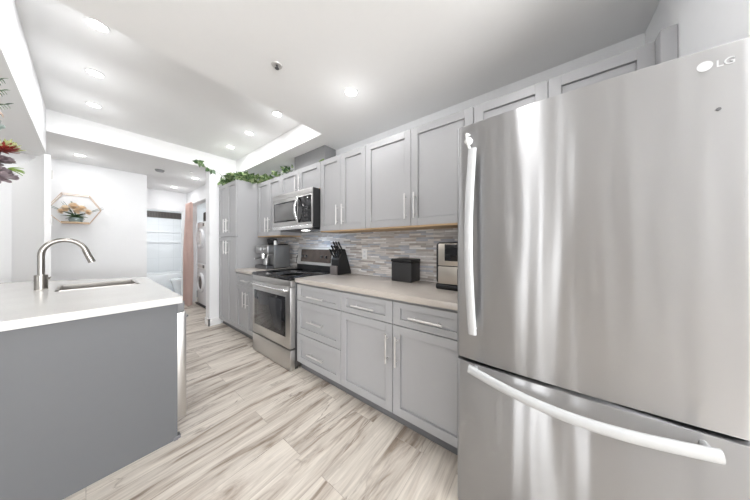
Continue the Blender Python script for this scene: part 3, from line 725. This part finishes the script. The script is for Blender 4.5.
for y in (3.14, 2.93): t.part('knob', MB().cyl((1.452, y, 1.19), (1.468, y, 1.19), .017, 20), 'steelb')
t.part('pressure_gauge', MB().cyl((1.458, 3.035, 1.19), (1.468, 3.035, 1.19), .021, 24), 'white')
t.part('steam_wand', MB().tube([(1.50, 2.90, 1.13), (1.485, 2.895, 1.09), (1.475, 2.89, 1.0), (1.472, 2.888, .985)], .0058, 10), 'steelb')
t.part('bean_hopper', MB().lathe([(0, 0), (.052, 0), (.07, .05), (.072, .085), (.05, .095), (0, .098)], (1.67, 3.12, 1.246), 24), 'glassblk')
t.part('water_lid', B(1.70, 1.79, 2.90, 3.02, 1.246, 1.262, bev=.004), 'black')
t.o.location.y += .065
single('milk_jug', MB().lathe([(0, 0), (.036, 0), (.038, .03), (.030, .075), (.033, .095), (.030, .095), (.027, .07), (0, .065)], (1.515, 3.06, .970), 24), 'espfront', (1.515, 3.06, .970),
       'small steel milk jug standing on the espresso machine drip tray', 'jug')
single('salt_shaker', MB().lathe([(0, 0), (.018, 0), (.018, .045), (.014, .06), (0, .062)], (1.60, 2.97, 1.246), 18), 'whitepl', (1.6, 2.97, 1.246),
       'small pale tamper standing on top of the espresso machine', 'tamper').name = 'coffee_tamper'
# outlets
def outlet(loc_y, z, label, name='wall_outlet'):
    t = Thing(name, (DW - .013, loc_y, z), label, 'outlet')
    x = DW - .0125
    t.part('cover_plate', B(x - .006, x, loc_y - .036, loc_y + .036, z - .058, z + .058, bev=.003), 'whitepl')
    t.part('socket', B(x - .008, x - .0055, loc_y - .017, loc_y + .017, z + .006, z + .038, bev=.002).box(x - .008, x - .0055, loc_y - .017, loc_y + .017, z - .038, z - .006, bev=.002), 'white')
    sl = MB()
    for dz in (.022, -.022):
        for dy in (-.006, .006): sl.box(x - .0086, x - .0078, loc_y + dy - .001, loc_y + dy + .001, z + dz - .005, z + dz + .005)
    t.part('slot', sl, 'gap')
outlet(1.572, 1.145, 'white wall outlet on the splashback between knife block and bread box')
outlet(2.80, 1.10, 'white wall outlet beside the stove back panel')
cp = [(1.862, 2.80, 1.085), (1.83, 2.805, 1.08), (1.82, 2.80, 1.0), (1.835, 2.785, .96), (1.84, 2.80, .925), (1.825, 2.84, .921)]
single('power_cord', MB().tube(cp, .004, 8).box(1.835, 1.858, 2.786, 2.814, 1.07, 1.10, bev=.004), 'black', (1.85, 2.8, .92), 'thin black power cord plugged in beside the stove', 'cord')

# ------------------------------------------------------------------ ceiling lights
def make_light(x, y, z, label):
    t = Thing('recessed_light', (x, y, z), label, 'ceiling light', 'round recessed ceiling lights')
    t.part('trim_ring', MB().lathe([(.042, -.001), (.054, -.001), (.055, -.005), (.044, -.007), (.042, -.004)], (x, y, z), 36), 'trim')
    t.part('diffuser', MB().lathe([(0, -.004), (.043, -.004), (.043, -.001), (0, -.001)], (x, y, z), 32), 'lamp')
    l = bpy.data.lights.new('downlight', 'AREA'); l.shape = 'DISK'; l.size = 0.10; l.energy = LAMP_W; l.color = (0.99, 0.99, 1.0); l.spread = PI
    lo = bpy.data.objects.new('downlight', l); COL.objects.link(lo); lo.parent = t.o; lo.location = (0, 0, -0.012)
    l = bpy.data.lights.new('downlight_glow', 'POINT'); l.shadow_soft_size = 0.045; l.energy = GLOW_W; l.color = (0.98, 0.99, 1.0)  # extra point lamp hung below the fitting, added to lighten the ceiling round it
    lo = bpy.data.objects.new('downlight_glow', l); COL.objects.link(lo); lo.parent = t.o; lo.location = (0, 0, -0.17)
    return t.o
spots = [(0.045, 2.27, CT, 'recessed light nearest the top left, front left of the raised ceiling tray'),
         (0.045, 2.92, CT, 'recessed light in the middle of the left row in the ceiling tray'),
         (0.048, 3.59, CT, 'recessed light farthest back in the left row of the ceiling tray'),
         (1.245, 2.27, CT, 'recessed light front right in the ceiling tray, nearest the cabinets corner'),
         (1.243, 2.94, CT, 'recessed light in the middle of the right row in the ceiling tray'),
         (1.255, 3.56, CT, 'recessed light farthest back in the right row of the ceiling tray'),
         (1.24, 1.18, CE, 'lone recessed light in the low ceiling above the upper cabinets'),
         (-0.047, 4.813, CE, 'recessed light in the hall ceiling above the hexagon wall shelf'),
         (1.16, 4.85, CE, 'recessed hall light beside the white wall end by the pantry'),
         (-0.95, 2.9, 2.19, 'added unseen recessed light in the dropped soffit over the bar side of the peninsula'),  # added out of view to brighten the bar side and left worktop
         (-1.0, 4.7, CE, 'added unseen recessed light at the far left of the hall behind the white door'),  # added out of view to brighten the white door and hall wall
         (0.045, 1.18, CE, 'added unseen recessed light in the low ceiling over the near end of the peninsula'),  # added out of view to brighten the near floor and walls
         (0.95, 0.09, CE, 'added unseen recessed light in the low ceiling in front of the refrigerator'),  # added out of view to brighten the corner above the fridge
         (1.08, 5.93, CE, 'small far recessed hall light in front of the bathroom opening')]
proto = None
for (x, y, z, lab) in spots:
    if proto is None: proto = make_light(x, y, z, lab)
    else:
        c_ = proto.copy(); COL.objects.link(c_); c_.location = (x, y, z); c_['label'] = lab
        for ch in list(proto.children):
            d = ch.copy(); COL.objects.link(d); d.parent = c_
# sprinkler
t = Thing('fire_sprinkler', (0.76, 1.389, CE), 'small round metal fire sprinkler in the low ceiling', 'sprinkler')
t.part('escutcheon', MB().lathe([(.012, -.003), (.020, -.008), (.030, -.007), (.034, -.001), (.012, -.001)], (0.76, 1.389, CE), 28), 'silver')
t.part('deflector', MB().cyl((0.76, 1.389, CE - .022), (0.76, 1.389, CE - .004), .006, 10).lathe([(0, -.024), (.013, -.024), (.013, -.021), (0, -.021)], (0.76, 1.389, CE), 16), 'darksteel')
t = Thing('smoke_detector', (0.70, 4.77, CE), 'small ceiling smoke detector in the hall', 'smoke detector')
t.part('housing', MB().lathe([(0, -.03), (.045, -.028), (.055, -.012), (.055, -.001), (0, -.001)], (0.70, 4.77, CE), 28), 'grey_metal')
single('fire_sprinkler', MB().lathe([(0, -.02), (.01, -.02), (.012, -.004), (.024, -.001), (0, -.001)], (1.03, 4.50, CE), 20), 'handle', (1.03, 4.50, CE), 'tiny fire sprinkler in the hall ceiling', 'sprinkler')

# ------------------------------------------------------------------ hexagon wall shelf with flowers
HY = 5.28
hx = [(-0.330, 1.70), (-0.20, 1.945), (0.03, 1.945), (0.135, 1.755), (0.03, 1.55), (-0.20, 1.545)]
t = Thing('hexagon_shelf', (-0.09, HY, 1.55), 'rose gold wire hexagon shelf hanging on the white hall wall', 'wall shelf')
fr = MB()
for yy in (HY + .012, HY - .14):
    for i in range(6):
        a, b_ = hx[i], hx[(i + 1) % 6]; fr.cyl((a[0], yy, a[1]), (b_[0], yy, b_[1]), .0036, 8)
for a in hx: fr.cyl((a[0], HY - .14, a[1]), (a[0], HY + .012, a[1]), .003, 8)
t.part('wire_frame', fr, 'gold')
t.part('shelf_board', B(-0.205, 0.03, HY - .14, HY + .01, 1.552, 1.566, bev=.002), 'woodraw')
t = Thing('flower_pot', (-0.085, HY - .06, 1.566), 'peach flowers with dark leaves in a low glass pot on the hexagon shelf', 'flower arrangement')
PX, PY = -0.085, HY - .065
t.part('pot', MB().lathe([(0, 0), (.055, 0), (.065, .03), (.06, .06), (.052, .06), (.056, .03), (0, .012)], (PX, PY, 1.567), 24), 'paleglass')
fo = MB()
for i in range(26):
    a = random.uniform(0, 2 * PI); fo.leaf((PX, PY, 1.63), (math.cos(a), math.sin(a) * .5, random.uniform(-.1, .8)), random.uniform(.07, .13), .045, shape='leaf')
t.part('leaves', fo, 'ivydark')
bl = MB()
for sx, dz in ((-1, .2), (1, .22), (-.55, .6), (-.2, .8)):
    for k in range(2): bl.leaf((PX + sx * .03, PY, 1.66), (sx * (1.0 - .1 * k), -.1, .35 + dz * (1 + .25 * k)), (.25 if abs(sx) == 1 else .20), .028, curl=.02, shape='blade')
t.part('long_leaf', bl, 'fern')
fl = MB()
for (dx, dz, r) in ((-.085, .115, .05), (-.02, .15, .06), (.05, .13, .052), (.105, .085, .045), (-.12, .075, .04), (.01, .095, .05)):
    for k in range(16):
        a = k * 2.4; el = .15 + .8 * (k / 16)
        fl.leaf((PX + dx, PY - .05, 1.625 + dz), (math.cos(a) * (1 - el * .6), -el * .9, math.sin(a) * (1 - el * .6)), r * .9, r * .8, curl=-.25, shape='petal')
t.part('blossom', fl, 'peach')

# ------------------------------------------------------------------ ivy garlands over the cabinets
def garland(name, pts, n, size, label, seed, m='ivy', spread=.05, droop=0.0):
    random.seed(seed)
    t = Thing(name, pts[0], label, 'garland')
    P = [Vector(p) for p in pts]
    t.part('vine', MB().tube(P, .003, 6), 'stem')
    lf = MB(); ld = MB()
    for i in range(n):
        u = random.random() * (len(P) - 1); k = int(u); c_ = P[k].lerp(P[min(k + 1, len(P) - 1)], u - k)
        off = Vector((random.uniform(-1, 1), random.uniform(-1, 1), random.uniform(-.25, 1.0))) * spread
        d = Vector((random.uniform(-1, .3), random.uniform(-1, .6), random.uniform(-.4, .9)))
        (lf if i % 3 else ld).leaf(c_ + off, d, size * random.uniform(.7, 1.25), size * random.uniform(.7, 1.0), roll=random.uniform(-1.2, 1.2), shape='ivy')
    t.part('foliage', lf, m); t.part('foliage', ld, 'ivydark')
    return t
garland('ivy_garland', [(1.34, 4.02, 2.19), (1.36, 3.9, 2.20), (1.33, 3.72, 2.195), (1.34, 3.5, 2.20), (1.42, 3.42, 2.20), (1.55, 3.42, 2.195), (1.68, 3.36, 2.19), (1.72, 3.25, 2.19)], 210, .082,
        'green ivy garland lying along the top of the pantry', 3, spread=.062)
t = Thing('ivy_sprig', (1.33, 3.95, 2.20), 'long thin ivy sprig reaching out left from the pantry top', 'vine')
sp = [(1.33, 3.98, 2.19), (1.29, 3.90, 2.27), (1.22, 3.86, 2.315), (1.13, 3.84, 2.33), (1.04, 3.84, 2.36), (0.955, 3.84, 2.40)]
t.part('vine', MB().tube(sp, .0025, 6), 'stem')
lf = MB()
for (p, d) in (((.955, 3.84, 2.40), (-1, 0, .1)), ((.965, 3.84, 2.40), (.6, -.2, .5)), ((.975, 3.84, 2.39), (-.3, -.2, -.8)), ((.98, 3.84, 2.385), (.7, 0, -.3)),
               ((1.08, 3.84, 2.345), (-.8, 0, -.7)), ((1.10, 3.84, 2.34), (.1, 0, -1)), ((1.12, 3.84, 2.33), (-.4, -.4, -.8)), ((1.11, 3.84, 2.33), (.8, -.4, -.8)), ((1.25, 3.87, 2.29), (-.2, -.3, -.9))):
    lf.leaf(p, d, .07, .068, roll=random.uniform(.6, 1.4), shape='ivy')
t.part('foliage', lf, 'ivydark')
garland('ivy_garland', [(1.62, 3.05, 2.175), (1.64, 2.92, 2.20), (1.66, 2.80, 2.215), (1.67, 2.72, 2.24)], 34, .055, 'small sparse ivy sprig on the upper cabinets left of the vent duct', 11, spread=.06)
garland('ivy_garland', [(1.63, 2.03, 2.17), (1.64, 2.00, 2.185), (1.66, 1.95, 2.185)], 12, .05, 'tiny yellow-green sprig on the cabinet top at the duct corner', 12, m='lime', spread=.02)

# ------------------------------------------------------------------ tall flower vase at the left frame edge, standing on the peninsula
VX, VY = -0.50, 2.30
t = Thing('flower_vase', (VX, VY, .915), 'tall glass vase of mixed flowers at the left edge of the photo', 'vase of flowers')
t.part('vase', MB().lathe([(0, 0), (.075, 0), (.08, .02), (.05, .25), (.055, .50), (.085, .66), (.08, .66), (.05, .50), (.045, .25), (0, .03)], (VX, VY, .9155), 32), 'paleglass')
st = MB(); heads = {'limepetal': (-.245, VY - .02, 1.765), 'mauve': (-.285, VY, 1.68), 'mauve2': (-.262, VY, 1.60), 'bluegreen': (-.315, VY, 1.87), 'fern': (-.30, VY, 1.99), 'lime': (-.25, VY, 1.645)}
for h in heads.values(): st.tube([(VX, VY, 1.45), (VX + .06, VY, 1.56), (h[0] - .03, h[1], h[2] - .01)], .004, 8)
t.part('stem', st, 'stem')
def bloom(c_, r, n, m, nm, up=(1, 0, .6), sharp=False):
    q = MB(); U = Vector(up).normalized()
    for k in range(n):
        a = k * 2.39996; v = Vector((math.cos(a), math.sin(a) * .9, math.sin(a * 1.7) * .5)); d = (v * (1 - .8 * k / n) + U * (.25 + 1.0 * k / n)).normalized()
        q.leaf(Vector(c_), d, r * random.uniform(.8, 1.1), r * (.28 if sharp else .62), curl=-.15, roll=random.uniform(-.4, .4), shape='leaf' if sharp else 'petal')
    return t.part(nm, q, m)
bloom((-.262, VY - .02, 1.745), .062, 40, 'limepetal', 'protea_petals', (.8, -.2, 1), True)
bloom((-.268, VY - .035, 1.735), .055, 30, 'crimson', 'crimson_petals', (.9, -.5, .45), True)
bloom((-.30, VY, 1.685), .062, 44, 'mauve', 'mauve_bloom', (1, -.3, .1))
bloom((-.315, VY, 1.62), .07, 44, 'mauve', 'mauve_bloom', (1, -.3, 0))
bloom((-.275, VY - .02, 1.60), .05, 26, 'mauve', 'mauve_bloom', (1, -.3, -.2))
bloom((-.345, VY, 1.86), .075, 40, 'bluegreen', 'pale_bloom', (1, -.3, .2))
q = MB()
for k in range(16): q.leaf((-.255, VY - .02, 1.648), (1, random.uniform(-.6, .6), random.uniform(-.5, .5)), .05, .016, shape='leaf')
t.part('green_bud', q, 'lime')
q = MB()
for (bx, bz, tx, tz) in ((-.36, 1.93, -.255, 2.0), (-.36, 2.0, -.265, 2.07), (-.36, 2.04, -.27, 2.13)):
    for k in range(26):
        u = k / 25; q.leaf((bx + (tx - bx) * u, VY, bz + (tz - bz) * u), (.8, random.uniform(-.5, .5), (.9 if k % 2 else -.9)), (.034 * (1.1 - u * .5)), .006, shape='blade')
t.part('needle_leaves', q, 'fern')
q = MB(); q.leaf((-.30, VY - .03, 1.93), (.5, -.2, -1), .075, .04, shape='leaf').leaf((-.29, VY - .03, 1.955), (.8, -.2, -.9), .05, .03, shape='leaf')
t.part('dry_leaf', q, leafmat('dry_leaf', (.35, .22, .14), (.55, .42, .30)))

# ------------------------------------------------------------------ laundry closet
def machine(z0, label, name):
    t = Thing(name, (1.75, 5.53, z0), label, 'washer' if 'wash' in name else 'dryer')
    t.part('body', B(1.442, 2.12, 5.20, 5.87, z0 + .002, z0 + .848, bev=.012, seg=3), 'white')
    cz = z0 + (.45 if 'wash' in name else .50); cy = 5.60
    dr = t.part('door', MB().lathe([(.135, 0), (.20, 0), (.205, -.012), (.19, -.034), (.15, -.034), (.135, -.012)], (1.442, cy, cz), 36, 'x'), 'white')
    t.part('door_glass', MB().lathe([(0, -.03), (.08, -.028), (.136, -.014), (.136, 0)], (1.442, cy, cz), 32, 'x'), 'mwglass' if 'wash' in name else 'whitepl', dr)
    t.part('control_panel', B(1.438, 1.443, 5.22, 5.85, z0 + .735, z0 + .83, bev=.002), 'whitepl')
    t.part('display', B(1.435, 1.439, 5.40, 5.50, z0 + .75, z0 + .815, bev=.001), 'darksteel')
machine(0.03, 'white front-loading washing machine at the bottom of the laundry closet stack', 'washing_machine')
machine(0.88, 'white dryer stacked on top of the washing machine', 'clothes_dryer')
single('laundry_tray', B(1.42, 2.16, 5.15, 5.92, 0.0, .03, bev=.004), 'black', (1.78, 5.53, 0), 'thin black drip tray under the washing machine', 'drip tray')
single('storage_basket', MB().box(1.52, 1.86, 5.26, 5.80, 1.731, 1.95, bev=.03, seg=3), 'darkbag', (1.7, 5.5, 1.731), 'dark storage basket on top of the stacked dryer', 'basket')
# curtain and rod
single('curtain_rod', MB().cyl((1.33, 4.62, 2.10), (1.33, 6.16, 2.10), .009, 12).ball((1.33, 6.16, 2.10), .016).cyl((1.33, 4.62, 2.10), (1.40, 4.62, 2.10), .006, 8).cyl((1.33, 6.10, 2.10), (1.40, 6.10, 2.10), .006, 8), 'handle', (1.33, 5.4, 2.10), 'thin metal curtain rod across the laundry closet opening', 'curtain rod')
def curtain():
    t_ = bmesh.new(); nz, nx = 14, 64; rows = []
    for j in range(nz + 1):
        z = 2.125 - j / nz * 2.105; row = []
        for i in range(nx + 1):
            u = i / nx; am = .024 + .022 * (j / nz)
            y = 6.14 - u * .46; x = 1.315 + am * math.sin(u * 2 * PI * 7) + .012 * math.sin(u * 19 + j * .4) - .03 * (j / nz)
            row.append(t_.verts.new((x, y, z)))
        rows.append(row)
    for a, b_ in zip(rows, rows[1:]):
        for i in range(nx): t_.faces.new((a[i], a[i + 1], b_[i + 1], b_[i]))
    r = bmesh.ops.solidify(t_, geom=t_.faces[:], thickness=.003)
    m = MB(); m._join(t_); return m
single('curtain', curtain(), 'pink', (1.31, 5.9, 0.02), 'dusty pink gathered curtain beside the stacked washer and dryer', 'curtain')

# ------------------------------------------------------------------ bathroom fixtures
t = Thing('bathtub', (1.1, 7.95, 0), 'white bathtub along the tiled far wall of the bathroom', 'bathtub')
tb = MB()
tb.box(.305, 1.895, 7.56, 7.64, 0, .52, bev=.015).box(.305, 1.895, 8.20, 8.28, .1, .52, bev=.015).box(.305, .40, 7.6, 8.24, .1, .52, bev=.015).box(1.80, 1.895, 7.6, 8.24, .1, .52, bev=.015).box(.34, 1.86, 7.6, 8.24, .05, .12)
t.part('tub', tb, 'porcelain')
t = Thing('toilet', (1.30, 7.1, 0), 'white toilet partly hidden behind the pink curtain', 'toilet')
t.part('bowl', MB().lathe([(0, 0), (.12, 0), (.11, .12), (.16, .30), (.19, .39), (.15, .39), (.10, .25), (0, .22)], (1.42, 7.12, 0), 28), 'porcelain')
t.part('seat', MB().lathe([(.12, .392), (.195, .392), (.195, .41), (.12, .41)], (1.42, 7.12, 0), 28), 'porcelain')
t.part('lid', MB().lathe([(0, .412), (.195, .412), (.19, .428), (0, .43)], (1.42, 7.12, 0), 28), 'porcelain')
t.part('tank', B(1.66, 1.86, 6.92, 7.32, .36, .76, bev=.02, seg=3).box(1.55, 1.70, 7.0, 7.24, .2, .39, bev=.02), 'porcelain')
single('door_lever', MB().cyl((.70, 6.56, 1.0), (.64, 6.56, 1.0), .012, 12).cyl((.70, 6.56, 1.0), (.70, 6.46, 1.0), .008, 10), 'darksteel', (.66, 6.56, 1.0), 'small dark metal lever at the left of the bathroom opening', 'door handle')
# lamp of the bathroom
t = Thing('bathroom_light', (1.0, 7.3, 2.45), 'white round bathroom ceiling light', 'ceiling light')
t.part('diffuser', MB().lathe([(0, -.05), (.10, -.045), (.14, -.02), (.14, -.001), (0, -.001)], (1.0, 7.3, 2.45), 28), 'lamp')
l = bpy.data.lights.new('bathroom_lamp', 'AREA'); l.shape = 'DISK'; l.size = 0.25; l.energy = 12; l.color = (.97, .99, 1)
lo = bpy.data.objects.new('bathroom_lamp', l); COL.objects.link(lo); lo.parent = t.o; lo.location = (0, 0, -.06)
